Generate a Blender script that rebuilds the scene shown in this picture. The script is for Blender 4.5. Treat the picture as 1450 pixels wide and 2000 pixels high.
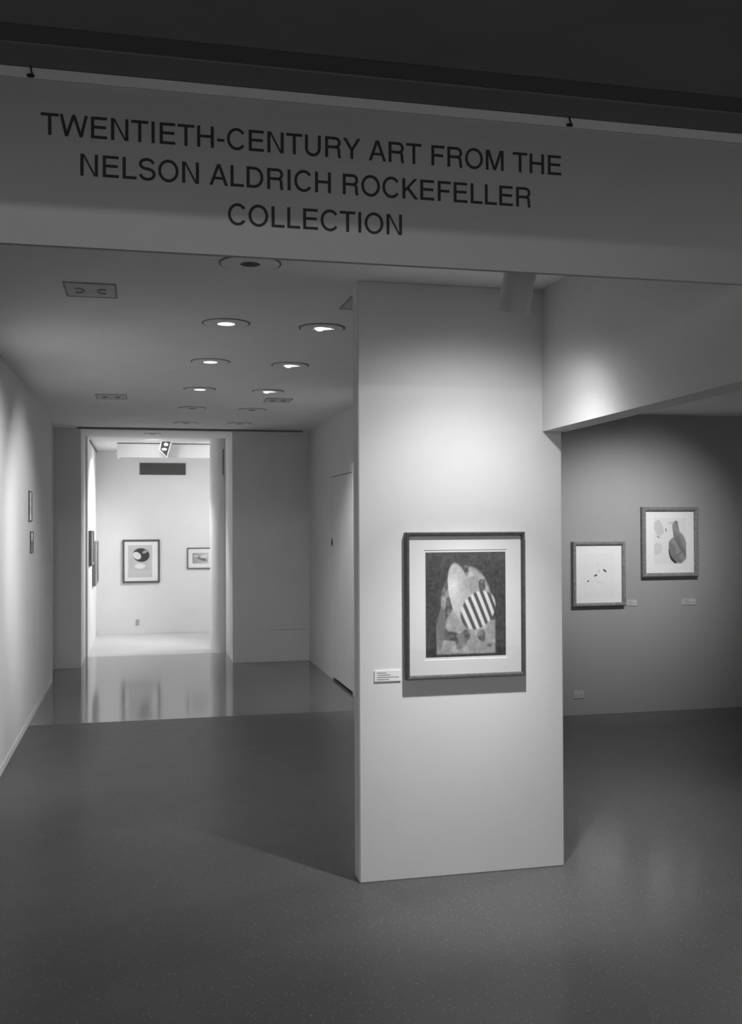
import bpy, bmesh, math, random
import numpy as np
from mathutils import Vector, Matrix

for o in list(bpy.data.objects):
    bpy.data.objects.remove(o, do_unlink=True)
S = bpy.context.scene
C = S.collection
random.seed(4)

# ------------------------------------------------------------------ camera
yaw, pitch, roll = .2271, .0120, .0042
Rv = Vector((math.cos(yaw), -math.sin(yaw), 0)); Fv = Vector((math.sin(yaw), math.cos(yaw), 0)); Uv = Vector((0, 0, 1))
F2 = math.cos(pitch) * Fv + math.sin(pitch) * Uv
U2 = -math.sin(pitch) * Fv + math.cos(pitch) * Uv
R3 = math.cos(roll) * Rv - math.sin(roll) * U2
U3 = math.sin(roll) * Rv + math.cos(roll) * U2
cd = bpy.data.cameras.new('camera'); cam = bpy.data.objects.new('camera', cd); C.objects.link(cam)
m = Matrix((R3, U3, -F2)).transposed().to_4x4(); m.translation = (0, 0, 1.8); cam.matrix_world = m
cd.sensor_fit = 'VERTICAL'; cd.sensor_height = 36; cd.lens = 36 * 1956.47 / 2000
cd.shift_y = -.0009; cd.clip_start = .05; cd.clip_end = 100
S.camera = cam

# ------------------------------------------------------------------ world, exposure
w = bpy.data.worlds.new('world'); S.world = w; w.use_nodes = True
w.node_tree.nodes['Background'].inputs[0].default_value = (1, 1, 1, 1)
w.node_tree.nodes['Background'].inputs[1].default_value = .85
S.view_settings.view_transform = 'Standard'; S.view_settings.look = 'None'
S.view_settings.exposure = 0; S.view_settings.gamma = 1; S.view_settings.use_curve_mapping = False


def aim(o, target):
    d = Vector(target) - o.location
    o.rotation_euler = d.to_track_quat('-Z', 'Y').to_euler()


def spot(name, loc, target, power, angle, blend=.4, size=.03):
    l = bpy.data.lights.new(name, 'SPOT'); l.energy = power; l.spot_size = math.radians(angle)
    l.spot_blend = blend; l.shadow_soft_size = size
    o = bpy.data.objects.new(name, l); C.objects.link(o); o.location = loc; aim(o, target); return o


def area(name, loc, target, power, sx, sy):
    l = bpy.data.lights.new(name, 'AREA'); l.energy = power; l.shape = 'RECTANGLE'; l.size = sx; l.size_y = sy
    o = bpy.data.objects.new(name, l); C.objects.link(o); o.location = loc; aim(o, target); return o


# bright gallery beyond the doorway (daylight-bright ceiling lights off to the right of the opening, plus added fill lamps)
area('far_gallery_light', (2.3, 14.95, 2.85), (.4, 16.0, .8), 52, 1.1, .5)
spot('far_track_light', (1.5, 15.2, 2.9), (.5, 16.9, 1.1), 22, 100, .8, .1)
spot('far_track_light_b', (1.3, 15.6, 2.9), (-.7, 15.3, 1.2), 290, 94, .8, .1)
spot('far_valance_fill', (.2, 14.4, 2.94), (.2, 15.8, 1.6), 18, 150, .8, .1)  # unseen fill lamp added to brighten the valance and the walls around it
spot('jamb_fill', (-.1, 15.5, 2.9), (.98, 14.45, 1.2), 165, 48, .8, .08)  # unseen lamp added behind the valance to brighten the rounded jamb
# picture spots in the right hand gallery
spot('side_spot_a', (4.1, 6.8, 2.78), (4.15, 8.69, 1.48), 112, 66, 1, .06)
spot('side_spot_b', (4.7, 6.8, 2.78), (4.65, 8.69, 1.55), 112, 66, 1, .06)
spot('side_downlight', (4.7, 5.9, 2.8), (2.2, 4.5, 0), 130, 96, 1, .05)
# lamp of the dim front gallery behind the camera, partly blocked by an added unseen beam
spot('front_gallery_light', (-.6, -3.0, 3.07), (-.1, 3.1, 2.4), 150, 44, 1, .035)

# ------------------------------------------------------------------ materials
def mat(name, tone, rough=.6, metal=0, noise=0, nscale=8, bump=0, bscale=200, coat=0, spec=.5):
    m = bpy.data.materials.new(name); m.use_nodes = True
    nt = m.node_tree; b = nt.nodes['Principled BSDF']
    b.inputs['Base Color'].default_value = (tone, tone, tone, 1)
    b.inputs['Roughness'].default_value = rough; b.inputs['Metallic'].default_value = metal
    b.inputs['Specular IOR Level'].default_value = spec
    b.inputs['Coat Weight'].default_value = coat
    tc = nt.nodes.new('ShaderNodeTexCoord')
    if noise:
        n = nt.nodes.new('ShaderNodeTexNoise'); n.inputs['Scale'].default_value = nscale; n.inputs['Detail'].default_value = 5
        nt.links.new(tc.outputs['Object'], n.inputs['Vector'])
        r = nt.nodes.new('ShaderNodeMapRange')
        r.inputs[1].default_value = .3; r.inputs[2].default_value = .7
        r.inputs[3].default_value = tone * (1 - noise); r.inputs[4].default_value = tone * (1 + noise)
        nt.links.new(n.outputs['Fac'], r.inputs[0]); nt.links.new(r.outputs[0], b.inputs['Base Color'])
    if bump:
        n2 = nt.nodes.new('ShaderNodeTexNoise'); n2.inputs['Scale'].default_value = bscale; n2.inputs['Detail'].default_value = 4
        nt.links.new(tc.outputs['Object'], n2.inputs['Vector'])
        bp = nt.nodes.new('ShaderNodeBump'); bp.inputs['Strength'].default_value = bump; bp.inputs['Distance'].default_value = .002
        nt.links.new(n2.outputs['Fac'], bp.inputs['Height']); nt.links.new(bp.outputs[0], b.inputs['Normal'])
    return m


def emis(name, strength):
    m = bpy.data.materials.new(name); m.use_nodes = True; nt = m.node_tree
    b = nt.nodes['Principled BSDF']; b.inputs['Base Color'].default_value = (.8, .8, .8, 1)
    b.inputs['Emission Color'].default_value = (1, 1, 1, 1); b.inputs['Emission Strength'].default_value = strength
    return m


def floor_mat(name, tone, rough, fleck=.2, bump=.05, worn=0):
    m = bpy.data.materials.new(name); m.use_nodes = True; nt = m.node_tree; N = nt.nodes; L = nt.links
    b = N['Principled BSDF']; tc = N.new('ShaderNodeTexCoord')
    big = N.new('ShaderNodeTexNoise'); big.inputs['Scale'].default_value = 1.3; big.inputs['Detail'].default_value = 6
    L.new(tc.outputs['Object'], big.inputs['Vector'])
    r = N.new('ShaderNodeMapRange'); r.inputs[1].default_value = .3; r.inputs[2].default_value = .7
    r.inputs[3].default_value = tone * .92; r.inputs[4].default_value = tone * 1.08
    L.new(big.outputs['Fac'], r.inputs[0])
    # small pale flecks in the vinyl
    v = N.new('ShaderNodeTexVoronoi'); v.inputs['Scale'].default_value = 95; v.inputs['Randomness'].default_value = 1
    L.new(tc.outputs['Object'], v.inputs['Vector'])
    lt = N.new('ShaderNodeMath'); lt.operation = 'LESS_THAN'; lt.inputs[1].default_value = .2
    L.new(v.outputs['Distance'], lt.inputs[0])
    sep = N.new('ShaderNodeSeparateColor'); L.new(v.outputs['Color'], sep.inputs[0])
    gt = N.new('ShaderNodeMath'); gt.operation = 'GREATER_THAN'; gt.inputs[1].default_value = .72; L.new(sep.outputs[0], gt.inputs[0])
    mu = N.new('ShaderNodeMath'); mu.operation = 'MULTIPLY'; L.new(lt.outputs[0], mu.inputs[0]); L.new(gt.outputs[0], mu.inputs[1])
    mu2 = N.new('ShaderNodeMath'); mu2.operation = 'MULTIPLY'; L.new(mu.outputs[0], mu2.inputs[0]); L.new(sep.outputs[1], mu2.inputs[1])
    mx = N.new('ShaderNodeMath'); mx.operation = 'MULTIPLY_ADD'; mx.inputs[1].default_value = fleck
    L.new(mu2.outputs[0], mx.inputs[0]); L.new(r.outputs[0], mx.inputs[2])
    L.new(mx.outputs[0], b.inputs['Base Color'])
    # worn wax: roughness varies
    n2 = N.new('ShaderNodeTexNoise'); n2.inputs['Scale'].default_value = 5; n2.inputs['Detail'].default_value = 8
    L.new(tc.outputs['Object'], n2.inputs['Vector'])
    r2 = N.new('ShaderNodeMapRange'); r2.inputs[1].default_value = .3; r2.inputs[2].default_value = .7
    r2.inputs[3].default_value = rough * .97; r2.inputs[4].default_value = rough * 1.05
    L.new(n2.outputs['Fac'], r2.inputs[0])
    L.new(r2.outputs[0], b.inputs['Roughness'])
    if worn:
        # wax coat: walked off along the passage, still glossy in the side gallery
        sx = N.new('ShaderNodeSeparateXYZ'); L.new(tc.outputs['Object'], sx.inputs[0])
        wr = N.new('ShaderNodeMapRange'); wr.interpolation_type = 'SMOOTHSTEP'
        wr.inputs[1].default_value = .8; wr.inputs[2].default_value = 2.4; wr.inputs[3].default_value = .10; wr.inputs[4].default_value = worn
        L.new(sx.outputs[0], wr.inputs[0]); L.new(wr.outputs[0], b.inputs['Coat Weight'])
        b.inputs['Coat Roughness'].default_value = .17; b.inputs['Coat IOR'].default_value = 1.55
    if rough < .2: b.inputs['Specular IOR Level'].default_value = .8
    n3 = N.new('ShaderNodeTexNoise'); n3.inputs['Scale'].default_value = 14; n3.inputs['Detail'].default_value = 3
    L.new(tc.outputs['Object'], n3.inputs['Vector'])
    bp = N.new('ShaderNodeBump'); bp.inputs['Strength'].default_value = bump; bp.inputs['Distance'].default_value = .004
    L.new(n3.outputs['Fac'], bp.inputs['Height']); L.new(bp.outputs[0], b.inputs['Normal'])
    return m


M = dict(
    wall=mat('white_wall_paint', .72, .85, noise=.025, nscale=2.5, bump=.12, bscale=160, spec=.2),
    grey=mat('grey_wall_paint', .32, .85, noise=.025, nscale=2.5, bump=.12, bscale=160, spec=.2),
    ceil=mat('white_ceiling_paint', .84, .9, noise=.02, nscale=3, bump=.1, bscale=120, spec=.2),
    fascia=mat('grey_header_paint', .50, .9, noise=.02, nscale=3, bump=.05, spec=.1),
    rail=mat('pale_rail_paint', .8, .8, noise=.03, nscale=6),
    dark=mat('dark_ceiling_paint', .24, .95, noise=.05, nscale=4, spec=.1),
    slot=mat('slot_shade', .15, .95, spec=.1),
    black=mat('black_metal', .02, .6),
    letter=mat('dark_vinyl_letter', .055, .8, noise=.05, nscale=20, spec=.1),
    gap=mat('dark_gap', .06, .9, spec=.1),
    ring=mat('shade_and_slat_grey', .22, .9, spec=.1),  # grille slats and seams; also stands for shade in narrow gaps
    edge=mat('plate_edge_paint', .36, .8, spec=.1),
    plate=mat('ceiling_plate_paint', .82, .8, noise=.03, nscale=10, spec=.2),
    panel=mat('grey_panel_paint', .6, .7, noise=.05, nscale=10, spec=.2),
    can=mat('white_enamel', .6, .45, noise=.03, nscale=12),
    frame=mat('dark_bronze_frame', .10, .4, metal=.5, noise=.25, nscale=40),
    wood=mat('grey_brown_wood_frame', .19, .5, noise=.35, nscale=60, bump=.2, bscale=80),
    thin=mat('thin_grey_frame', .09, .45, noise=.2, nscale=30),
    pale=mat('pale_frame', .5, .5, noise=.1, nscale=30),
    mat=mat('mat_board', .78, .95, noise=.015, nscale=4, spec=.1),
    mat2=mat('cream_mat_board', .66, .95, noise=.015, nscale=4, spec=.1),
    core=mat('mat_bevel', .55, .95, noise=.02, nscale=40, spec=.1),
    card=mat('label_card', .80, .9, noise=.02, nscale=30, spec=.2),
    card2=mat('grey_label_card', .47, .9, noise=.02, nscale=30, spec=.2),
    ink=mat('label_ink', .2, .9, spec=.1),
    plastic=mat('ivory_plastic', .44, .5, noise=.02, nscale=30),
    lamp=emis('lamp_glow', .95),
    floor=floor_mat('speckled_dark_vinyl', .082, .50, .5, .01, worn=.75),
    floor2=floor_mat('polished_dark_vinyl', .15, .11, .10, .10),
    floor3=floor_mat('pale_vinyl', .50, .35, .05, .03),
    door=mat('painted_door', .72, .8, noise=.02, nscale=3, spec=.2),
)
# picture glass
g = bpy.data.materials.new('picture_glass'); g.use_nodes = True; nt = g.node_tree
for n in list(nt.nodes):
    if n.type == 'BSDF_PRINCIPLED': nt.nodes.remove(n)
tr = nt.nodes.new('ShaderNodeBsdfTransparent'); gl = nt.nodes.new('ShaderNodeBsdfGlossy'); gl.inputs['Roughness'].default_value = .02
lw = nt.nodes.new('ShaderNodeLayerWeight'); lw.inputs[0].default_value = .5
pw = nt.nodes.new('ShaderNodeMath'); pw.operation = 'POWER'; pw.inputs[1].default_value = 5; nt.links.new(lw.outputs['Facing'], pw.inputs[0])
fr = nt.nodes.new('ShaderNodeMath'); fr.operation = 'MULTIPLY_ADD'; fr.inputs[1].default_value = .9; fr.inputs[2].default_value = .04; nt.links.new(pw.outputs[0], fr.inputs[0])
ms = nt.nodes.new('ShaderNodeMixShader'); nt.links.new(fr.outputs[0], ms.inputs[0]); nt.links.new(tr.outputs[0], ms.inputs[1]); nt.links.new(gl.outputs[0], ms.inputs[2])
nt.links.new(ms.outputs[0], nt.nodes['Material Output'].inputs[0])
M['glass'] = g
# printed paper: tone from the sheet's own ink plus a lithographic grain
pm = bpy.data.materials.new('printed_paper'); pm.use_nodes = True; nt = pm.node_tree; b = nt.nodes['Principled BSDF']
at = nt.nodes.new('ShaderNodeAttribute'); at.attribute_name = 'ink'
tc = nt.nodes.new('ShaderNodeTexCoord'); n = nt.nodes.new('ShaderNodeTexNoise'); n.inputs['Scale'].default_value = 160; n.inputs['Detail'].default_value = 3
nt.links.new(tc.outputs['Object'], n.inputs['Vector'])
r = nt.nodes.new('ShaderNodeMapRange'); r.inputs[1].default_value = .3; r.inputs[2].default_value = .7; r.inputs[3].default_value = .82; r.inputs[4].default_value = 1.12
nt.links.new(n.outputs['Fac'], r.inputs[0])
vm = nt.nodes.new('ShaderNodeVectorMath'); vm.operation = 'SCALE'
nt.links.new(at.outputs['Color'], vm.inputs[0]); nt.links.new(r.outputs[0], vm.inputs['Scale'])
nt.links.new(vm.outputs[0], b.inputs['Base Color']); b.inputs['Roughness'].default_value = .9; b.inputs['Specular IOR Level'].default_value = .1
M['print'] = pm

# ------------------------------------------------------------------ mesh helpers
def link(name, me, material, parent=None):
    o = bpy.data.objects.new(name, me); C.objects.link(o)
    if material is not None: me.materials.append(M[material])
    if parent: o.parent = parent
    return o


def from_bm(name, bm, material, parent=None, smooth=False):
    bmesh.ops.recalc_face_normals(bm, faces=bm.faces)
    me = bpy.data.meshes.new(name); bm.to_mesh(me); bm.free()
    if smooth:
        for p in me.polygons: p.use_smooth = True
    return link(name, me, material, parent)


def add_box(bm, x0, x1, y0, y1, z0, z1):
    v = [bm.verts.new(p) for p in ((x0, y0, z0), (x1, y0, z0), (x1, y1, z0), (x0, y1, z0), (x0, y0, z1), (x1, y0, z1), (x1, y1, z1), (x0, y1, z1))]
    for f in ((3, 2, 1, 0), (4, 5, 6, 7), (0, 1, 5, 4), (1, 2, 6, 5), (2, 3, 7, 6), (3, 0, 4, 7)): bm.faces.new([v[i] for i in f])
    return v


def box(name, x0, x1, y0, y1, z0, z1, material, parent=None, bevel=0):
    bm = bmesh.new(); add_box(bm, x0, x1, y0, y1, z0, z1)
    if bevel: bmesh.ops.bevel(bm, geom=bm.edges[:], offset=bevel, segments=2, affect='EDGES')
    return from_bm(name, bm, material, parent)


def prism(name, pts, z0, z1, material, parent=None):
    bm = bmesh.new(); a = [bm.verts.new((x, y, z0)) for x, y in pts]; b = [bm.verts.new((x, y, z1)) for x, y in pts]
    bm.faces.new(a); bm.faces.new(b); n = len(pts)
    for i in range(n): bm.faces.new((a[i], a[(i + 1) % n], b[(i + 1) % n], b[i]))
    return from_bm(name, bm, material, parent)


def lathe(name, prof, material, parent=None, seg=48, close=False):
    bm = bmesh.new(); rings = []
    for r, z in prof:
        rings.append([bm.verts.new((r * math.cos(2 * math.pi * i / seg), r * math.sin(2 * math.pi * i / seg), z)) for i in range(seg)])
    for a, b in zip(rings, rings[1:]):
        for i in range(seg): bm.faces.new((a[i], a[(i + 1) % seg], b[(i + 1) % seg], b[i]))
    if close:
        a, b = rings[-1], rings[0]
        for i in range(seg): bm.faces.new((a[i], a[(i + 1) % seg], b[(i + 1) % seg], b[i]))
    else:
        bm.faces.new(rings[0]); bm.faces.new(rings[-1])
    o = from_bm(name, bm, material, parent)
    return o


def thing(name, label, cat, loc=(0, 0, 0), group=None, rot=(0, 0, 0)):
    o = bpy.data.objects.new(name, None); C.objects.link(o); o.location = loc; o.rotation_euler = rot; o.empty_display_size = .05
    tag(o, label, cat, group); return o


def tag(o, label, cat, group=None):
    o['label'] = label; o['category'] = cat
    if group: o['group'] = group
    return o


def struct(o, label, cat):
    o['kind'] = 'structure'; o['label'] = label; o['category'] = cat; return o


# ------------------------------------------------------------------ the setting
H = 3.0214; HR = 2.824; YS = 3.1; YC = 4.914; DC = .121; YB = 8.69; YF = 13.04; YI = 14.12; YR = 16.916
XWL = -.978; XWR = 2.1725; XOL = -.717; XOR = 1.1723; HL = 2.992; XB = 2.061; WB = .13
FL = 9.45
struct(box('floor', -3.6, 6.7, -4, FL, -.1, 0, 'floor'), 'dark speckled vinyl floor of the front gallery', 'floor')
struct(box('floor_corridor', -1.2, 2.3, FL, YI, -.1, 0, 'floor2'), 'polished dark floor of the passage before the doorway', 'floor')
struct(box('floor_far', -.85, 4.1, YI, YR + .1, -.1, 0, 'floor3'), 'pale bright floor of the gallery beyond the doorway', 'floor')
# front header with the lettering
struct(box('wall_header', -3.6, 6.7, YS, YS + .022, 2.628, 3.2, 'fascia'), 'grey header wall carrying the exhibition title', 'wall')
struct(box('trim_1', -3.5, 6.6, YS - .012, YS - .0005, 3.117, 3.148, 'rail'), 'pale narrow rail along the top of the title header', 'trim')
struct(box('wall_front', -3.6, XWL - .1, YS, YS + .1, 0, 2.628, 'wall'), 'white front wall left of the passage', 'wall')
# dark ceiling of the front gallery: strip, recessed slot, main field
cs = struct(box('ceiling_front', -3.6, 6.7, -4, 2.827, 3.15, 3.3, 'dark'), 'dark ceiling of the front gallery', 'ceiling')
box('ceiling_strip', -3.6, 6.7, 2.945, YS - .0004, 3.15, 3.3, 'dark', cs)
box('slot_back', -3.6, 6.7, 2.827, 2.945, 3.156, 3.3, 'slot', cs)  # darker colour imitates the shade of a deeper slot
struct(box('light_blocker', -3.6, 6.7, 1.2, 1.35, 2.845, 3.15, 'dark'), 'dark unseen beam added to shade the upper header', 'beam')  # put in out of view to block light from the header's upper part
# passage ceiling and right hand ceiling
struct(box('ceiling', -1.2, 2.19, YS + .022, YF, H, H + .1, 'ceil'), 'white passage ceiling with recessed downlights', 'ceiling')
struct(box('ceiling_right', 2.19, 6.7, YS + .022, YB, HR, HR + .3, 'ceil'), 'white ceiling of the side gallery', 'ceiling')
# freestanding partition
struct(box('wall_partition', 1.071, 2.168, YC, YC + DC, 0, H, 'wall', bevel=.004), 'white partition wall carrying the large framed print', 'wall')
# bulkhead beam joining header and partition
bm = bmesh.new(); v = add_box(bm, XB, XB + WB, YS + .022, YC, 2.29, H)
v[0].co.z = v[1].co.z = 2.2935; v[2].co.z = v[3].co.z = 2.277
add_box(bm, XB, XB + WB, YS + .001, YS + .022, 2.2935, 2.6275)
struct(from_bm('wall_bulkhead', bm, 'wall'), 'white bulkhead beam running from the header to the partition', 'beam')
# side gallery walls
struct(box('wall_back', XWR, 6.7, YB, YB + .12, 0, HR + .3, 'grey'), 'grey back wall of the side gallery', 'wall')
struct(box('wall_right', 6.6, 6.7, -4, YB, 0, 3.2, 'wall'), 'white wall far to the right', 'wall')
struct(box('wall_outer', -3.7, -3.6, -4, YS, 0, 3.2, 'wall'), 'white wall far to the left of the front gallery', 'wall')
# passage walls
struct(box('wall_left', XWL - .12, XWL, YS, 11.86, 0, H, 'wall'), 'white left wall of the passage', 'wall')
struct(box('trim_3', XWL - .09, XWL + .008, 11.86, 11.95, 0, 2.96, 'wall', bevel=.003), 'white corner trim where the left wall ends', 'trim')
struct(box('wall_recess', -1.2, -1.045, 11.95, YF, 0, H, 'wall'), 'shadowed recess at the far end of the left wall', 'wall')
# passage right wall with the flush door
D0, D1, DH = 10.28, 11.43, 2.34
wr = struct(box('wall_passage', XWR, XWR + .15, YB + .12, D0, 0, H, 'wall'), 'white right wall of the passage', 'wall')
box('wall_section', XWR, XWR + .15, D1, YF, 0, H, 'wall', wr)
box('wall_section', XWR, XWR + .15, D0, D1, DH, H, 'wall', wr)
box('door_recess', XWR + .06, XWR + .12, D0, D1, 0, DH, 'gap', wr)
dr = struct(box('door_1', XWR + .001, XWR + .045, D0 + .006, D1 - .006, .03, DH - .008, 'door', bevel=.002), 'flush white door in the right passage wall', 'door')
bm = bmesh.new(); add_box(bm, XWR - .008, XWR + .002, D1 - .045, D1 - .025, 1.54, 1.62); add_box(bm, XWR - .012, XWR - .006, D1 - .042, D1 - .028, 1.565, 1.595)
from_bm('door_handle', bm, 'black', dr)
# far wall with the deep doorway
wf = struct(box('wall_far', XOR, XWR + .15, YF, YI, 0, H, 'wall', bevel=.003), 'dim white end wall right of the bright doorway', 'wall')
box('panel_seam', 1.66, 2.14, YF - .0008, YF + .0005, .409, .413, 'ring', wf)
struct(box('wall_end', -1.2, XOL, YF, YI, 0, H, 'wall', bevel=.003), 'dim white end wall left of the bright doorway', 'wall')
struct(box('wall_lintel', XOL, XOR, YF, YI, HL, H + .1, 'wall'), 'white lintel over the deep doorway', 'wall')
struct(box('trim_4', -.76, 2.09, YF - .012, YF - .0005, 2.998, H, 'ring'), 'dark strip standing in for the shadow gap along the top of the end wall', 'trim')  # shade of the gap under the ceiling put into a dark strip
# rounded inner jamb
pts = [(XOR + .6, YI)]
for i in range(17):
    a = math.radians(90 * i / 16); pts.append((1.172 - .183 * math.sin(a), YI + .32 * (1 - math.cos(a))))
pts += [(.989, YI + .5), (XOR + .6, YI + .5)]
jm = struct(prism('wall_jamb', pts, 0, H + .1, 'wall'), 'rounded white jamb on the right of the bright doorway', 'wall')
for p in jm.data.polygons:
    if abs(p.normal.z) < .5: p.use_smooth = True
jm.data.set_sharp_from_angle(angle=math.radians(30))
box('jamb_slot', 1.136, 1.146, YI - .002, YI + .02, 2.48, 2.845, 'gap', jm)
# far gallery
struct(box('wall_far_left', -.85, -.69, YI, YR, 0, 3.2, 'wall'), 'bright left wall of the gallery beyond', 'wall')
wb_ = struct(box('wall_far_back', -.85, 4.1, YR, YR + .1, 0, 3.2, 'wall'), 'bright back wall of the gallery beyond', 'wall')
struct(box('wall_far_right', 4.0, 4.1, YI + .1, YR, 0, 3.2, 'wall'), 'right wall of the gallery beyond', 'wall')
struct(box('wall_far_front', XOR + .6, 4.1, YI, YI + .1, 0, 3.2, 'wall'), 'inner front wall of the gallery beyond', 'wall')
struct(box('ceiling_far', -.85, 4.1, YI, YR, 3.0, 3.1, 'ceil'), 'bright ceiling of the gallery beyond', 'ceiling')
struct(box('trim_5', -.69, -.675, 14.6, YR - .02, 2.972, 2.985, 'ring'), 'dark thin edge at the top of the far left wall', 'trim')
# baseboards
def base(name, x0, x1, y0, y1, label, hh=.062):
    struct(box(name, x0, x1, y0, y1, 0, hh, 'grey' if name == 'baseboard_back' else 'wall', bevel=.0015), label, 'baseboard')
base('baseboard_end', XOR + .02, XWR - .008, YF - .006, YF - .0003, 'white baseboard of the dim end wall')
base('baseboard_far', -.68, 3.9, YR - .008, YR - .0003, 'white baseboard of the bright back wall beyond the doorway', .075)
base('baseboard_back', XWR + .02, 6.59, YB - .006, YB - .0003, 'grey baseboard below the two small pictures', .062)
base('baseboard_left', XWL + .0003, XWL + .006, YS + .2, 11.85, 'white baseboard along the left passage wall')

# ------------------------------------------------------------------ title lettering (own drawn grotesque capitals)
CAP = 718.0; ST = 106.0; HB = 94.0   # cap height, stem, bar


def poly_bar(a, b, t):
    # slanted stem with horizontal cut ends, t = horizontal width
    return [(a[0] - t / 2, a[1]), (a[0] + t / 2, a[1]), (b[0] + t / 2, b[1]), (b[0] - t / 2, b[1])]


def rect(x0, y0, x1, y1): return [(x0, y0), (x1, y0), (x1, y1), (x0, y1)]


def stroke(path, t):
    # quads along a centre line, mitred
    out = []; L = []; n = len(path)
    for i in range(n):
        p = Vector(path[i]); d = Vector(path[min(i + 1, n - 1)]) - Vector(path[max(i - 1, 0)]); d.normalize()
        nn = Vector((-d.y, d.x)); L.append((p + nn * t / 2, p - nn * t / 2))
    for (a, b), (c, d) in zip(L, L[1:]): out.append([tuple(a), tuple(b), tuple(d), tuple(c)])
    return out


def arc(cx, cy, rx, ry, a0, a1, n=24):
    return [(cx + rx * math.cos(math.radians(a0 + (a1 - a0) * i / n)), cy + ry * math.sin(math.radians(a0 + (a1 - a0) * i / n))) for i in range(n + 1)]


def glyph(ch):
    h = ST / 2; q = HB / 2; T = CAP
    if ch == 'T': return 611, [rect(21, T - HB, 593, T), rect(307 - h, 0, 307 + h, T - HB)]
    if ch == 'E': return 667, [rect(86, 0, 86 + ST, T), rect(186, 0, 616, HB), rect(186, T - HB, 610, T), rect(186, 330, 580, 330 + HB)]
    if ch == 'F': return 611, [rect(86, 0, 86 + ST, T), rect(186, T - HB, 583, T), rect(186, 318, 530, 318 + HB)]
    if ch == 'L': return 556, [rect(76, 0, 76 + ST, T), rect(176, 0, 537, HB)]
    if ch == 'I': return 278, [rect(89, 0, 89 + ST, T)]
    if ch == 'H': return 722, [rect(77, 0, 77 + ST, T), rect(545, 0, 545 + ST, T), rect(177, 325, 545, 325 + HB)]
    if ch == 'N': return 722, [rect(76, 0, 76 + ST, T), rect(546, 0, 546 + ST, T), [(76 + 55, T), (76 + 120, T), (646 - 50, 0), (646 - 120, 0)]]
    if ch == 'M': return 833, [rect(73, 0, 73 + ST - 6, T), rect(666, 0, 666 + ST - 6, T), [(73 + 40, T), (73 + 142, T), (416 + 46, 0), (416 - 46, 0)], [(760 - 142, T), (760 - 40, T), (416 + 46, 0), (416 - 46, 0)]]
    if ch == 'A': return 667, [poly_bar((14 + 52, 0), (333 - 6, T), 104), poly_bar((653 - 52, 0), (333 + 6, T), 104), rect(170, 196, 497, 196 + HB - 8)]
    if ch == 'Y': return 667, [poly_bar((333, 300), (14 + 58, T), 114), poly_bar((333, 300), (653 - 58, T), 114), rect(333 - h, 0, 333 + h, 330)]
    if ch == 'W': return 944, [poly_bar((236, 0), (16 + 50, T), 100), poly_bar((236, 0), (472, T), 100), poly_bar((708, 0), (472, T), 100), poly_bar((708, 0), (928 - 50, T), 100)]
    if ch == 'K': return 667, [rect(76, 0, 76 + ST, T), [(176, 225), (176, 350), (515, T), (640, T)], [(258, 330), (330, 405), (663, 0), (537, 0)]]
    if ch == '-': return 333, [rect(44, 232, 289, 232 + HB)]
    if ch == 'O': return 778, stroke(arc(389, 359, 350 - h, 378 - q, 0, 360, 48), 96)
    if ch == 'C': return 722, stroke(arc(385, 359, 340 - h, 378 - q, 37, 323, 40), 96)
    if ch == 'U': return 722, [rect(79, 240, 79 + ST, T), rect(543, 240, 543 + ST, T)] + stroke(arc(361, 242, 282 - h, 261 - q, 180, 360, 28), 97)
    if ch == 'D': return 722, [rect(81, 0, 81 + ST, T), rect(181, 0, 350, HB), rect(181, T - HB, 350, T)] + stroke(arc(340, 359, 334 - h, 359 - q, -90, 90, 30), 96)
    if ch == 'R':
        return 722, [rect(84, 0, 84 + ST, T), rect(184, T - HB, 450, T), rect(184, 315, 450, 315 + HB)] + stroke(arc(450, 516.5, 205 - h, 201.5 - q, -90, 90, 22), 95) + \
            stroke([(470, 362), (535, 345), (572, 300), (582, 235), (586, 120), (600, 40), (628, 0)], 98)
    if ch == 'S':
        p = arc(330, 530, 218, 162, 10, 180, 18) + arc(330, 530, 218, 150, 180, 250, 8)[1:] + \
            arc(345, 205, 232, 168, 72, 0, 8) + arc(345, 205, 232, 175, 0, -175, 20)[1:]
        return 667, stroke(p, 96)
    return 278, []


def letter_mesh(ch, s, depth=.0012):
    wd, polys = glyph(ch)
    bm = bmesh.new()
    for k, pl in enumerate(polys):
        d = depth + (k % 7) * 2e-5        # overlapping strokes never share a plane
        a = [bm.verts.new((x * s, -d, y * s)) for x, y in pl]; b = [bm.verts.new((x * s, 0, y * s)) for x, y in pl]; n = len(pl)
        bm.faces.new(a); bm.faces.new(b)
        for i in range(n): bm.faces.new((a[i], a[(i + 1) % n], b[(i + 1) % n], b[i]))
    bmesh.ops.recalc_face_normals(bm, faces=bm.faces)
    me = bpy.data.meshes.new('letter'); bm.to_mesh(me); bm.free(); me.materials.append(M['letter'])
    return me


tl = thing('title_lettering', 'three lines of dark capital letters spelling the exhibition title on the header', 'lettering', (.5455, YS - .0002, 2.72))
cache = {}
SC = .0655 / CAP
for text, wid, zb in (('TWENTIETH-CENTURY ART FROM THE', 1.651, 2.957), ('NELSON ALDRICH ROCKEFELLER', 1.435, 2.8425), ('COLLECTION', .554, 2.7235)):
    adv = [glyph(c)[0] for c in text]; nat = sum(adv) * SC
    k = (wid + .012) / nat          # tracking applied to the advances
    x = -sum(adv) * SC * k / 2
    for c, a in zip(text, adv):
        if c != ' ':
            if c not in cache: cache[c] = letter_mesh(c, SC)
            o = bpy.data.objects.new('letter', cache[c]); C.objects.link(o); o.parent = tl
            o.location = (x, 0, zb - 2.72); o.scale.x = k
        x += a * SC * k

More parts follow.
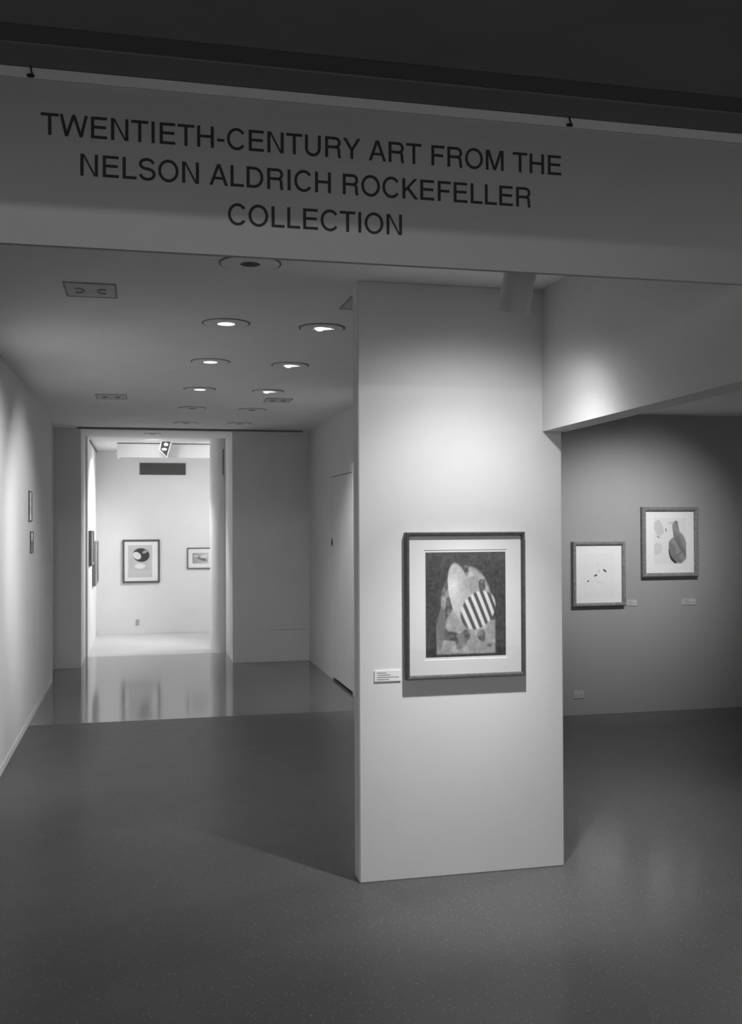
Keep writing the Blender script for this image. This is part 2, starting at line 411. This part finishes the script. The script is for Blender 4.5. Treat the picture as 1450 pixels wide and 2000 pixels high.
# two black hooks on the rail
def hook(loc, label):
    t = thing('wall_hook', label, 'hook', loc, 'hooks on the header rail')
    bm = bmesh.new(); path = [(0, 0, .031), (.001, -.002, .018), (.004, -.004, .008), (.001, -.004, .002)]
    for (a, b) in zip(path, path[1:]):
        va = [bm.verts.new((a[0] + dx, a[1] + dy, a[2])) for dx, dy in ((-.002, -.002), (.002, -.002), (.002, .002), (-.002, .002))]
        vb = [bm.verts.new((b[0] + dx, b[1] + dy, b[2])) for dx, dy in ((-.002, -.002), (.002, -.002), (.002, .002), (-.002, .002))]
        for i in range(4): bm.faces.new((va[i], va[(i + 1) % 4], vb[(i + 1) % 4], vb[i]))
        bm.faces.new(va); bm.faces.new(vb)
    from_bm('wire', bm, 'black', t)
    bm = bmesh.new(); add_box(bm, -.011, .011, -.008, .002, -.004, .006); bmesh.ops.bevel(bm, geom=bm.edges[:], offset=.003, segments=2, affect='EDGES')
    from_bm('clamp', bm, 'black', t)


hook((-.311, YS - .0145, 3.121), 'small black hook on the rail above the first letter of the title')
hook((1.397, YS - .0145, 3.121), 'small black hook on the rail right of the title')

# ------------------------------------------------------------------ ceiling fittings
def annulus(name, r0, r1, z0, z1, material, parent, seg=48):
    return lathe(name, [(r0, z0), (r1, z0), (r1, z1), (r0, z1)], material, parent, seg, close=True)


def downlight(x, y, lit, label, r=.143, z=H, ap=.047):
    if lit: ap = .054
    t = thing('recessed_downlight', label, 'downlight', (x, y, z), 'recessed ceiling downlights')
    annulus('shadow_ring', r - .004, r + .003, -.0035, 0, 'ring', t)  # dark ring stands for the shade in the gap round the plate
    annulus('trim_plate', ap, r - .006, -.006, 0, 'plate', t)
    lathe('baffle', [(ap, -.0055), (ap, -.0002)], 'black', t)
    if lit:
        lathe('lens', [(ap - .001, -.0075), (ap - .002, -.0057)], 'lamp', t)
    return t


lefty = [(.507, 4.69), (.515, 6.125), (.52, 7.602), (.533, 9.184), (.542, 10.705), (.549, 12.30)]
names = ['unlit round downlight nearest the header, in the left row', 'glowing round downlight nearest the header, left row', 'glowing round downlight in the middle of the left row',
         'glowing round downlight farthest along the left row', 'unlit round downlight beyond the glowing ones, left row', 'unlit round downlight by the end wall, left row']
for i, (x, y) in enumerate(lefty):
    downlight(x, y, i in (1, 2, 3), names[i])
    if i in (1, 2, 3): spot('downlight_beam', (x, y, H - .012), (x + .05, y + (2.6 if i == 3 else 0), 0), 62 if i == 3 else 50, 90 if i == 3 else 105, .9, .04)
righty = [(1.111, 6.148), (1.133, 7.652), (1.157, 9.205), (1.178, 10.729), (1.193, 12.25)]


def eyeball(x, y, label, tilt, tdir):
    t = thing('adjustable_downlight', label, 'downlight', (x, y, H), 'adjustable ceiling downlights')
    annulus('shadow_ring', .136, .146, -.0035, 0, 'ring', t)  # shade of the gap at the plate's rim, painted as a ring
    p = annulus('trim_plate', .062, .134, -.008, 0, 'plate', t)
    lathe('baffle', [(.062, -.004), (.062, -.0005)], 'plate', t)
    # lamp seen through a slanted mouth: round on one side, drawn to a point on the other
    pts = arc(-.012, 0, .034, .04, 50, 310, 26) + [(.078, 0)]
    bm = bmesh.new(); a = [bm.verts.new((px, py, -.0095)) for px, py in pts]; b = [bm.verts.new((px, py, -.0042)) for px, py in pts]; n = len(pts)
    bm.faces.new(a); bm.faces.new(b)
    for i in range(n): bm.faces.new((a[i], a[(i + 1) % n], b[(i + 1) % n], b[i]))
    l = from_bm('lamp', bm, 'lamp', t)
    bm = bmesh.new(); bmesh.ops.create_uvsphere(bm, u_segments=20, v_segments=12, radius=.026)
    for v in bm.verts: v.co.z *= .5
    b2 = from_bm('bulb', bm, 'lamp', l, True); b2.location = (-.014, 0, -.010)
    t.rotation_euler = (0, 0, tdir)
    return t


eyeball(*righty[0], 'glowing swivel downlight nearest the partition, right row', .35, -.1)
eyeball(*righty[1], 'glowing swivel downlight in the middle of the right row', .35, -.1)
eyeball(*righty[2], 'glowing swivel downlight farthest along the right row', .3, -.1)
spot('swivel_beam', (1.07, 6.2, H - .07), (-.978, 7.2, 1.5), 300, 66, .9, .05)
spot('swivel_beam', (1.09, 7.70, H - .07), (-.978, 9.0, 1.5), 200, 60, .9, .05)
spot('swivel_beam', (1.157, 9.15, H - .07), (2.17, 9.9, 1.3), 110, 75, .9, .05)
downlight(*righty[3], False, 'unlit round downlight beyond the glowing ones, right row')
downlight(*righty[4], False, 'unlit round downlight by the end wall, right row')
downlight(.166, 13.52, False, 'small ring downlight under the doorway lintel', .105, HL, .05)


def emergency(x0, x1, y0, y1, label, z=H):
    cx, cy = (x0 + x1) / 2, (y0 + y1) / 2
    t = thing('ceiling_plate', label, 'ceiling plate', (cx, cy, z), 'square recessed ceiling plates')
    a, b = (x1 - x0) / 2, (y1 - y0) / 2
    bm = bmesh.new()
    for q in ((-a, -a + .008, -b, b), (a - .008, a, -b, b), (-a + .008, a - .008, -b, -b + .008), (-a + .008, a - .008, b - .008, b)): add_box(bm, q[0], q[1], q[2], q[3], -.006, 0)
    from_bm('border', bm, 'edge', t)
    box('cover', -a + .009, a - .009, -b + .009, b - .009, -.004, 0, 'panel', t)
    for s in (-1, 1):
        # C shaped finger pull
        bm = bmesh.new()
        pts = arc(s * a * .45, 0, .028, .045, 70 if s > 0 else 110, 290 if s > 0 else -110, 18)
        for (p, q) in zip(pts, pts[1:]):
            va = [bm.verts.new(c) for c in ((p[0], p[1], -.0042), (p[0] * 1.0 + .008 * s, p[1], -.0042), (p[0] + .008 * s, p[1], -.011), (p[0], p[1], -.011))]
            vb = [bm.verts.new(c) for c in ((q[0], q[1], -.0042), (q[0] + .008 * s, q[1], -.0042), (q[0] + .008 * s, q[1], -.011), (q[0], q[1], -.011))]
            for i in range(4): bm.faces.new((va[i], va[(i + 1) % 4], vb[(i + 1) % 4], vb[i]))
        from_bm('finger_pull', bm, 'edge', t)
    return t


emergency(-.377, -.116, 5.24, 5.555, 'grey square ceiling plate with two pulls, nearest on the left')
emergency(-.405, -.118, 9.70, 10.05, 'grey square ceiling plate farther along on the left')
emergency(1.108, 1.37, 5.26, 5.57, 'grey square ceiling plate half hidden by the partition')
emergency(1.205, 1.465, 9.70, 9.98, 'faint square ceiling plate behind the right swivel downlights')

# ------------------------------------------------------------------ can spotlight in front of the partition
ct = thing('can_spotlight', 'white cylindrical spotlight hanging before the partition under the header', 'spotlight', (1.63, 4.09, H))
lathe('canopy', [(.055, -.018), (.06, -.012), (.06, 0)], 'can', ct, 40)
lathe('stem', [(.012, -.10), (.012, -.016)], 'can', ct, 20)
cb = lathe('housing', [(.070, -.235), (.070, -.02), (.063, -.005), (.02, 0), (.02, -.004), (.062, -.012), (.0665, -.03), (.0665, -.235)], 'can', ct, 56, close=True)
for p in cb.data.polygons: p.use_smooth = True
cb.data.set_sharp_from_angle(angle=math.radians(35))
cb.location = (0, 0, -.07)
rot = Matrix.Rotation(math.radians(16), 4, 'X') @ Matrix.Rotation(math.radians(5.5), 4, 'Y')
cb.rotation_euler = rot.to_euler()
lp = lathe('lamp', [(.055, -.16), (.05, -.12), (.02, -.08)], 'lamp', cb, 32)
bpy.context.view_layer.update()
mw = cb.matrix_world
src = mw @ Vector((0, 0, -.225)); tgt = mw @ Vector((0, 0, -1.2))
# the reflector lamp's beam: two hot cores, a body and a wide spill
spot('can_beam', src, src + Vector((0, .5, -1)), 12.5, 140, .75, .035)
spot('can_beam', src, src + Vector((0, .3, -1)), 8.2, 170, 1, .035)
spot('can_beam', src, (1.6, YC, 0), 46, 110, 1, .035)
spot('can_beam', src, (1.35, YC, 0), 96, 50, 1, .035)
spot('can_beam', src, (1.85, YC, 0), 108, 50, 1, .035)

# ------------------------------------------------------------------ framed pictures (built facing -Y, local x right, z up, back at y = 0)
def frame_mesh(w, h, fw, dep, prof=None):
    """mitred moulding swept round the rectangle; prof = list of (inset, depth)"""
    if prof is None: prof = [(0, 0), (0, dep * .8), (fw * .25, dep), (fw * .7, dep * .96), (fw, dep * .72), (fw, 0)]
    bm = bmesh.new(); rings = []
    for ins, d in prof:
        rings.append([bm.verts.new((sx * (w / 2 - ins), -d, sz * (h / 2 - ins))) for sx, sz in ((-1, -1), (1, -1), (1, 1), (-1, 1))])
    n = len(rings)
    for k in range(n):
        a, b = rings[k], rings[(k + 1) % n]
        for i in range(4): bm.faces.new((a[i], a[(i + 1) % 4], b[(i + 1) % 4], b[i]))
    return bm


def print_grid(w, h, nx, ny, fn):
    xs = np.linspace(-1, 1, nx); zs = np.linspace(-1, 1, ny)
    X, Z = np.meshgrid(xs, zs)
    vals = np.clip(fn(X, Z), .01, .9)
    verts = np.stack([X.ravel() * w / 2, np.zeros(X.size), Z.ravel() * h / 2], 1)
    idx = np.arange(nx * ny).reshape(ny, nx)
    faces = np.stack([idx[:-1, :-1].ravel(), idx[:-1, 1:].ravel(), idx[1:, 1:].ravel(), idx[1:, :-1].ravel()], 1)
    me = bpy.data.meshes.new('print'); me.from_pydata(verts.tolist(), [], faces.tolist())
    at = me.color_attributes.new('ink', 'FLOAT_COLOR', 'POINT')
    col = np.ones((nx * ny, 4), dtype=np.float32); col[:, 0] = col[:, 1] = col[:, 2] = vals.ravel()
    at.data.foreach_set('color', col.ravel())
    return me


def picture(label, loc, w, h, fw, dep, fmat, fn=None, pr=None, grid=(60, 80), rotz=0, sheet=None, group=None, glass=True, window=None, mt='mat'):
    """pr = (cx, cz, width, height) of the printed image; sheet = same for the paper; window = mat opening"""
    t = thing('framed_print', label, 'picture', loc, group, (0, 0, rotz))
    from_bm('frame', frame_mesh(w, h, fw, dep), fmat, t)
    iw, ih = w - 2 * fw, h - 2 * fw
    b0 = dep * .45
    if window:
        cx, cz, ww, wh = window
        bm = bmesh.new(); y0, y1 = -b0 - .002, -b0
        out = [(-iw / 2 - .001, -ih / 2 - .001), (iw / 2 + .001, -ih / 2 - .001), (iw / 2 + .001, ih / 2 + .001), (-iw / 2 - .001, ih / 2 + .001)]
        inn = [(cx + sx * ww / 2, cz + sz * wh / 2) for sx, sz in ((-1, -1), (1, -1), (1, 1), (-1, 1))]
        A = [bm.verts.new((x, y0, z)) for x, z in out]; B = [bm.verts.new((x, y0, z)) for x, z in inn]
        D = [bm.verts.new((x + (cx - x) * .012, y1, z + (cz - z) * .012)) for x, z in inn]
        for i in range(4):
            bm.faces.new((A[i], A[(i + 1) % 4], B[(i + 1) % 4], B[i])); bm.faces.new((B[i], B[(i + 1) % 4], D[(i + 1) % 4], D[i]))
        from_bm('mat_board', bm, mt, t)
        box('backing_sheet', -iw / 2, iw / 2, -b0 + .0005, -b0 + .002, -ih / 2, ih / 2, mt, t)
        py = -b0 + .0002
    else:
        box('mat_board', -iw / 2 - .001, iw / 2 + .001, -b0, -b0 + .003, -ih / 2 - .001, ih / 2 + .001, 'mat', t)
        py = -b0 - .0006
    if sheet:
        s = box('paper_sheet', sheet[0] - sheet[2] / 2, sheet[0] + sheet[2] / 2, py - .0004, py, sheet[1] - sheet[3] / 2, sheet[1] + sheet[3] / 2, 'core', t)
        py -= .0008
    if fn is not None:
        o = link('print', print_grid(pr[2], pr[3], grid[0], grid[1], fn), 'print', t); o.location = (pr[0], py - .0003, pr[1])
    if glass:
        me = bpy.data.meshes.new('glazing'); gy = -dep * .66
        me.from_pydata([(-iw / 2 - .001, gy, -ih / 2 - .001), (iw / 2 + .001, gy, -ih / 2 - .001), (iw / 2 + .001, gy, ih / 2 + .001), (-iw / 2 - .001, gy, ih / 2 + .001)], [], [(0, 1, 2, 3)])
        link('glazing', me, 'glass', t)
    return t


def sm(e0, e1, x): t = np.clip((x - e0) / (e1 - e0), 0, 1); return t * t * (3 - 2 * t)
def ell(X, Z, cx, cz, rx, rz, ang=0, soft=.06):
    c, s = math.cos(ang), math.sin(ang); u = ((X - cx) * c + (Z - cz) * s) / rx; v = (-(X - cx) * s + (Z - cz) * c) / rz
    return 1 - sm(1 - soft, 1 + soft, np.sqrt(u * u + v * v))
def mix(a, b, k): return a * (1 - k) + b * k


def vnoise(X, Z, f, seed):
    rng = np.random.default_rng(seed); g = rng.random((64, 64)); u = (X + 1) * f; v = (Z + 1) * f
    i, j = np.floor(u).astype(int), np.floor(v).astype(int); a, b = u - i, v - j; a = a * a * (3 - 2 * a); b = b * b * (3 - 2 * b)
    G = lambda p, q: g[p % 64, q % 64]
    return (G(i, j) * (1 - a) + G(i + 1, j) * a) * (1 - b) + (G(i, j + 1) * (1 - a) + G(i + 1, j + 1) * a) * b


def art_main(X, Z):
    # generic abstract in the tones of the sheet: dark ground, mottled grey arch, pale leaf form, striped disc
    a = .025 + .035 * vnoise(X, Z, 22, 1) + .05 * sm(.4, 1.1, Z) * vnoise(X, Z, 9, 2)
    arch = np.maximum(ell(X, Z, 0, .05, .62, .68), (1 - sm(.70, .76, np.abs(X))) * (1 - sm(-.3, -.2, Z)) * sm(-.97, -.93, Z))
    blot = .30 + .10 * (vnoise(X, Z, 18, 3) - .5) - .2 * sm(.56, .66, vnoise(X, Z, 5, 4)) + .1 * sm(.6, .8, vnoise(X, Z, 7, 5))
    a = mix(a, blot, arch)
    leaf = ell(X, Z, -.16, .22, .26, .58, .25)
    a = mix(a, .36 + .3 * vnoise(X, Z, 3, 6) - .1 * vnoise(X, Z, 20, 7), leaf)
    dk = ell(X, Z, -.62, -.45, .10, .42, -.1); a = mix(a, .16, dk * .8)
    disc = ell(X, Z, .3, -.12, .46, .34, .5)
    st = sm(-.4, .4, np.sin(40 * (X * .8 + Z * .45 + .12 * X * X)))
    a = mix(a, .07 + .55 * st, disc)
    return a


def art_far(X, Z):
    a = .52 + .03 * np.sin(5 * X) * np.sin(4 * Z) + 0 * X
    a = mix(a, .04, ell(X, Z, .1, .35, .8, .6, -.1)); a = mix(a, .7, ell(X, Z, -.3, .3, .42, .3, -.5))
    a = mix(a, .75, ell(X, Z, .0, -.62, .5, .22, .05)); a = mix(a, .35, ell(X, Z, .45, .62, .25, .12, .3)); return a


def art_small(X, Z):
    a = .45 + .12 * X + 0 * Z
    a = mix(a, .16, ell(X, Z, .15, -.1, .75, .28, -.55, .4)); a = mix(a, .68, ell(X, Z, .45, .35, .5, .3, .4, .4)); a = mix(a, .62, ell(X, Z, -.55, .35, .3, .14, -.4, .4))
    return a


def art_grey(X, Z):
    a = .74 + 0 * X; X, Z = X + .22 * (vnoise(X, Z, 3, 11) - .5), Z + .3 * (vnoise(X, Z, 2.5, 12) - .5)
    a = mix(a, .58, ell(X, Z, -.75, .55, .3, .28, .3)); a = mix(a, .62, ell(X, Z, -.78, -.35, .24, .22, 0)); a = mix(a, .6, ell(X, Z, .2, .85, .3, .1, 0))
    mass = np.maximum(ell(X, Z, .55, -.35, .6, .66, .25), ell(X, Z, .42, .5, .2, .5, .1))
    a = mix(a, .25 + .05 * np.sin(9 * X + 7 * Z), mass)
    a = mix(a, .12, ell(X, Z, .55, -.15, .3, .025, -.9) * mass); a = mix(a, .12, ell(X, Z, .5, -.5, .35, .02, .5) * mass)
    a = mix(a, .04, ell(X, Z, .13, -.7, .3, .07, -.95)); a = mix(a, .05, ell(X, Z, -.72, .22, .14, .022, .2)); a = mix(a, .05, ell(X, Z, -.3, .5, .03, .07, 0))
    return a


def art_marks(X, Z):
    a = .78 + 0 * X
    for cx, cz, rx, rz, an, tn in ((-.72, -.28, .08, .03, .2, .05), (-.22, -.02, .12, .04, .3, .05), (.4, .2, .13, .045, -.5, .05), (0, .18, .03, .09, -.4, .45), (-.06, .5, .05, .05, 0, .6), (.1, -.35, .22, .015, -.1, .6)):
        a = mix(a, tn, ell(X, Z, cx, cz, rx, rz, an, .3))
    return a


def lines_of_type(parent, w, h, rows, y):
    bm = bmesh.new()
    for i, (a, b) in enumerate(rows):
        z = h * (.28 - .2 * i); add_box(bm, -w / 2 + w * a, -w / 2 + w * b, y - .0002, y, z - h * .028, z + h * .028)
    o = from_bm('printed_text', bm, 'ink', parent); return o


def wall_label(label, loc, w, h, rotz=0, cm='card'):
    t = thing('wall_label', label, 'label', loc, 'small caption cards', (0, 0, rotz))
    box('card', -w / 2, w / 2, -.005, 0, -h / 2, h / 2, cm, t, .0008)
    lines_of_type(t, w, h, [(.1, .45), (.14, .6), (.1, .92), (.1, .55)], -.0052)
    return t


e = .0006
# main print on the partition
picture('large framed print in a dark frame hanging on the white partition', (1.627, YC - e, 1.380), .640, .744, .020, .040, 'frame', art_main,
        (.002, .003, .430, .533), (150, 190), window=(.002, .002, .448, .560), sheet=None, mt='mat2')
wall_label('white caption card beside the large framed print on the partition', (1.217, YC - e, 1.030), .138, .055)
# side gallery
picture('wood framed near-white print, lower and left of the two beyond the partition', (4.192, YB - e, 1.315), .533, .606, .034, .045, 'wood', art_marks, (0, -.01, .30, .40), (90, 110), group='pictures in the side gallery')
picture('wood framed print with a grey mass, higher and right of the two beyond the partition', (4.926, YB - e, 1.608), .588, .666, .040, .05, 'wood', art_grey, (.005, .012, .335, .435), (90, 110), group='pictures in the side gallery')
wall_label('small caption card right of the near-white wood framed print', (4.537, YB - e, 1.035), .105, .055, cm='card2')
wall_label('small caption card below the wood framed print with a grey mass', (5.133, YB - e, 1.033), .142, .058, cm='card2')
# gallery beyond the doorway
picture('dark framed print with a black shape on the bright wall beyond the doorway', (.026, YR - e, 1.19), .597, .71, .03, .035, 'thin', art_far, (-.02, .035, .335, .375), (60, 70), sheet=(-.02, .0, .39, .53), group='pictures beyond the doorway')
picture('small wide framed print at the right edge of the bright doorway', (1.08, YR - e, 1.228), .62, .35, .015, .03, 'thin', art_small, (-.095, 0, .262, .175), (50, 40), group='pictures beyond the doorway')
R90 = math.pi / 2
picture('pale framed picture nearest the doorway on the far left wall', (-.69 + e, 14.78, 1.465), .80, .49, .03, .045, 'wood', art_small, (0, 0, .5, .25), (12, 10), rotz=R90, group='pictures on the far left wall')
picture('pale framed picture deepest on the far left wall', (-.69 + e, 15.95, 1.21), 1.1, .66, .03, .055, 'wood', art_grey, (0, 0, .8, .4), (12, 10), rotz=R90, group='pictures on the far left wall')
# left passage wall
picture('small thin framed picture, upper of the two on the left passage wall', (XWL + e, 9.60, 1.966), .218, .28, .012, .012, 'thin', art_small, (0, 0, .12, .16), (12, 12), rotz=R90, group='pictures on the left passage wall')
picture('small thin framed picture, lower of the two on the left passage wall', (XWL + e, 9.72, 1.635), .205, .20, .012, .012, 'thin', art_small, (0, 0, .12, .12), (12, 12), rotz=R90, group='pictures on the left passage wall')
wall_label('tiny caption card under the pictures on the left passage wall', (XWL + e, 9.62, 1.49), .16, .04, R90)

# ------------------------------------------------------------------ wall outlets
def outlet(label, loc, w, h, horiz):
    t = thing('wall_outlet', label, 'outlet', loc, 'electrical outlets')
    box('cover_plate', -w / 2, w / 2, -.006, 0, -h / 2, h / 2, 'plastic', t, .0015)
    for s in (-1, 1):
        c = lathe('socket', [(.016, -.003), (.0165, 0)], 'plastic', t, 20)
        c.rotation_euler = (math.pi / 2, 0, 0); c.location = (s * .022, -.006, 0) if horiz else (0, -.006, s * .022)
        c.rotation_euler = (-math.pi / 2, 0, 0)
        bm = bmesh.new()
        for q in (-.006, .006): add_box(bm, q - .0012, q + .0012, -.0005, 0, -.005, .005)
        sl = from_bm('slot', bm, 'black', t); sl.location = (c.location[0], -.0092, c.location[2])
        if horiz: sl.rotation_euler = (0, math.pi / 2, 0)
    return t


outlet('double wall outlet low on the side gallery wall', (3.988, YB - e, .194), .105, .074, True)
outlet('white outlet low on the bright wall beyond the doorway', (-.035, YR - e, .187), .06, .095, False)

# ------------------------------------------------------------------ far gallery: grille, valance, track spotlight
gt = thing('ventilation_grille', 'dark slatted ventilation grille high on the bright far wall', 'grille', (.375, YR - e, 2.71))
W2, H2 = .373, .0985
bm = bmesh.new()
for q in ((-W2, W2, -H2, -H2 + .008), (-W2, W2, H2 - .008, H2), (-W2, -W2 + .008, -H2 + .008, H2 - .008), (W2 - .008, W2, -H2 + .008, H2 - .008)): add_box(bm, q[0], q[1], -.012, 0, q[2], q[3])
from_bm('border', bm, 'thin', gt)
box('backing', -W2 + .008, W2 - .008, -.002, 0, -H2 + .008, H2 - .008, 'black', gt)
bm = bmesh.new(); k = 44
for i in range(k):
    x = -W2 + .014 + (2 * W2 - .028) * i / (k - 1); add_box(bm, x - .003, x + .003, -.011, -.002, -H2 + .008, H2 - .008)
sl = from_bm('slats', bm, 'ring', gt); sl['kind'] = 'stuff'

vt = thing('light_valance', 'white boxed valance under the ceiling beyond the doorway', 'valance', (.9, 15.2, 3.0))
box('front_board', -1.225, 2.0, 0, .03, -.215, -.012, 'wall', vt, .002)
box('top_gap', -1.22, 1.98, -.002, .03, -.0118, -.0002, 'gap', vt)
box('return_board', -1.225, -1.195, .031, .3, -.215, -.0002, 'wall', vt, .002)

# wedge shaped track spotlight with open dark mouth
st = thing('track_spotlight', 'wedge shaped track spotlight with dark open mouth in the far gallery', 'spotlight', (.36, 14.85, 3.0))
bm = bmesh.new()
def quadprism(bm, pts, y0, y1):
    a = [bm.verts.new((x, y0, z)) for x, z in pts]; b = [bm.verts.new((x, y1, z)) for x, z in pts]; n = len(pts)
    bm.faces.new(a); bm.faces.new(b)
    for i in range(n): bm.faces.new((a[i], a[(i + 1) % n], b[(i + 1) % n], b[i]))
ol = [(-.06, -.002), (.105, -.002), (.03, -.235), (-.085, -.125)]
il = [(-.045, -.006), (.075, -.006), (.022, -.215), (-.068, -.123)]
quadprism(bm, ol, 0, .14)
from_bm('housing', bm, 'can', st)
bm = bmesh.new(); quadprism(bm, il, -.006, -.0005); from_bm('mouth', bm, 'black', st)
for (x, z, r1, r2) in ((.015, -.045, .032, .024), (-.01, -.115, .038, .018)):
    bm = bmesh.new(); bmesh.ops.create_icosphere(bm, subdivisions=2, radius=1)
    for v in bm.verts:
        k = 1 + .25 * math.sin(5 * math.atan2(v.co.z, v.co.x)); v.co = Vector((v.co.x * r1 * k, v.co.y * .006, v.co.z * r2 * k))
    o = from_bm('lamp', bm, 'lamp', st, True); o.location = (x, -.008, z)
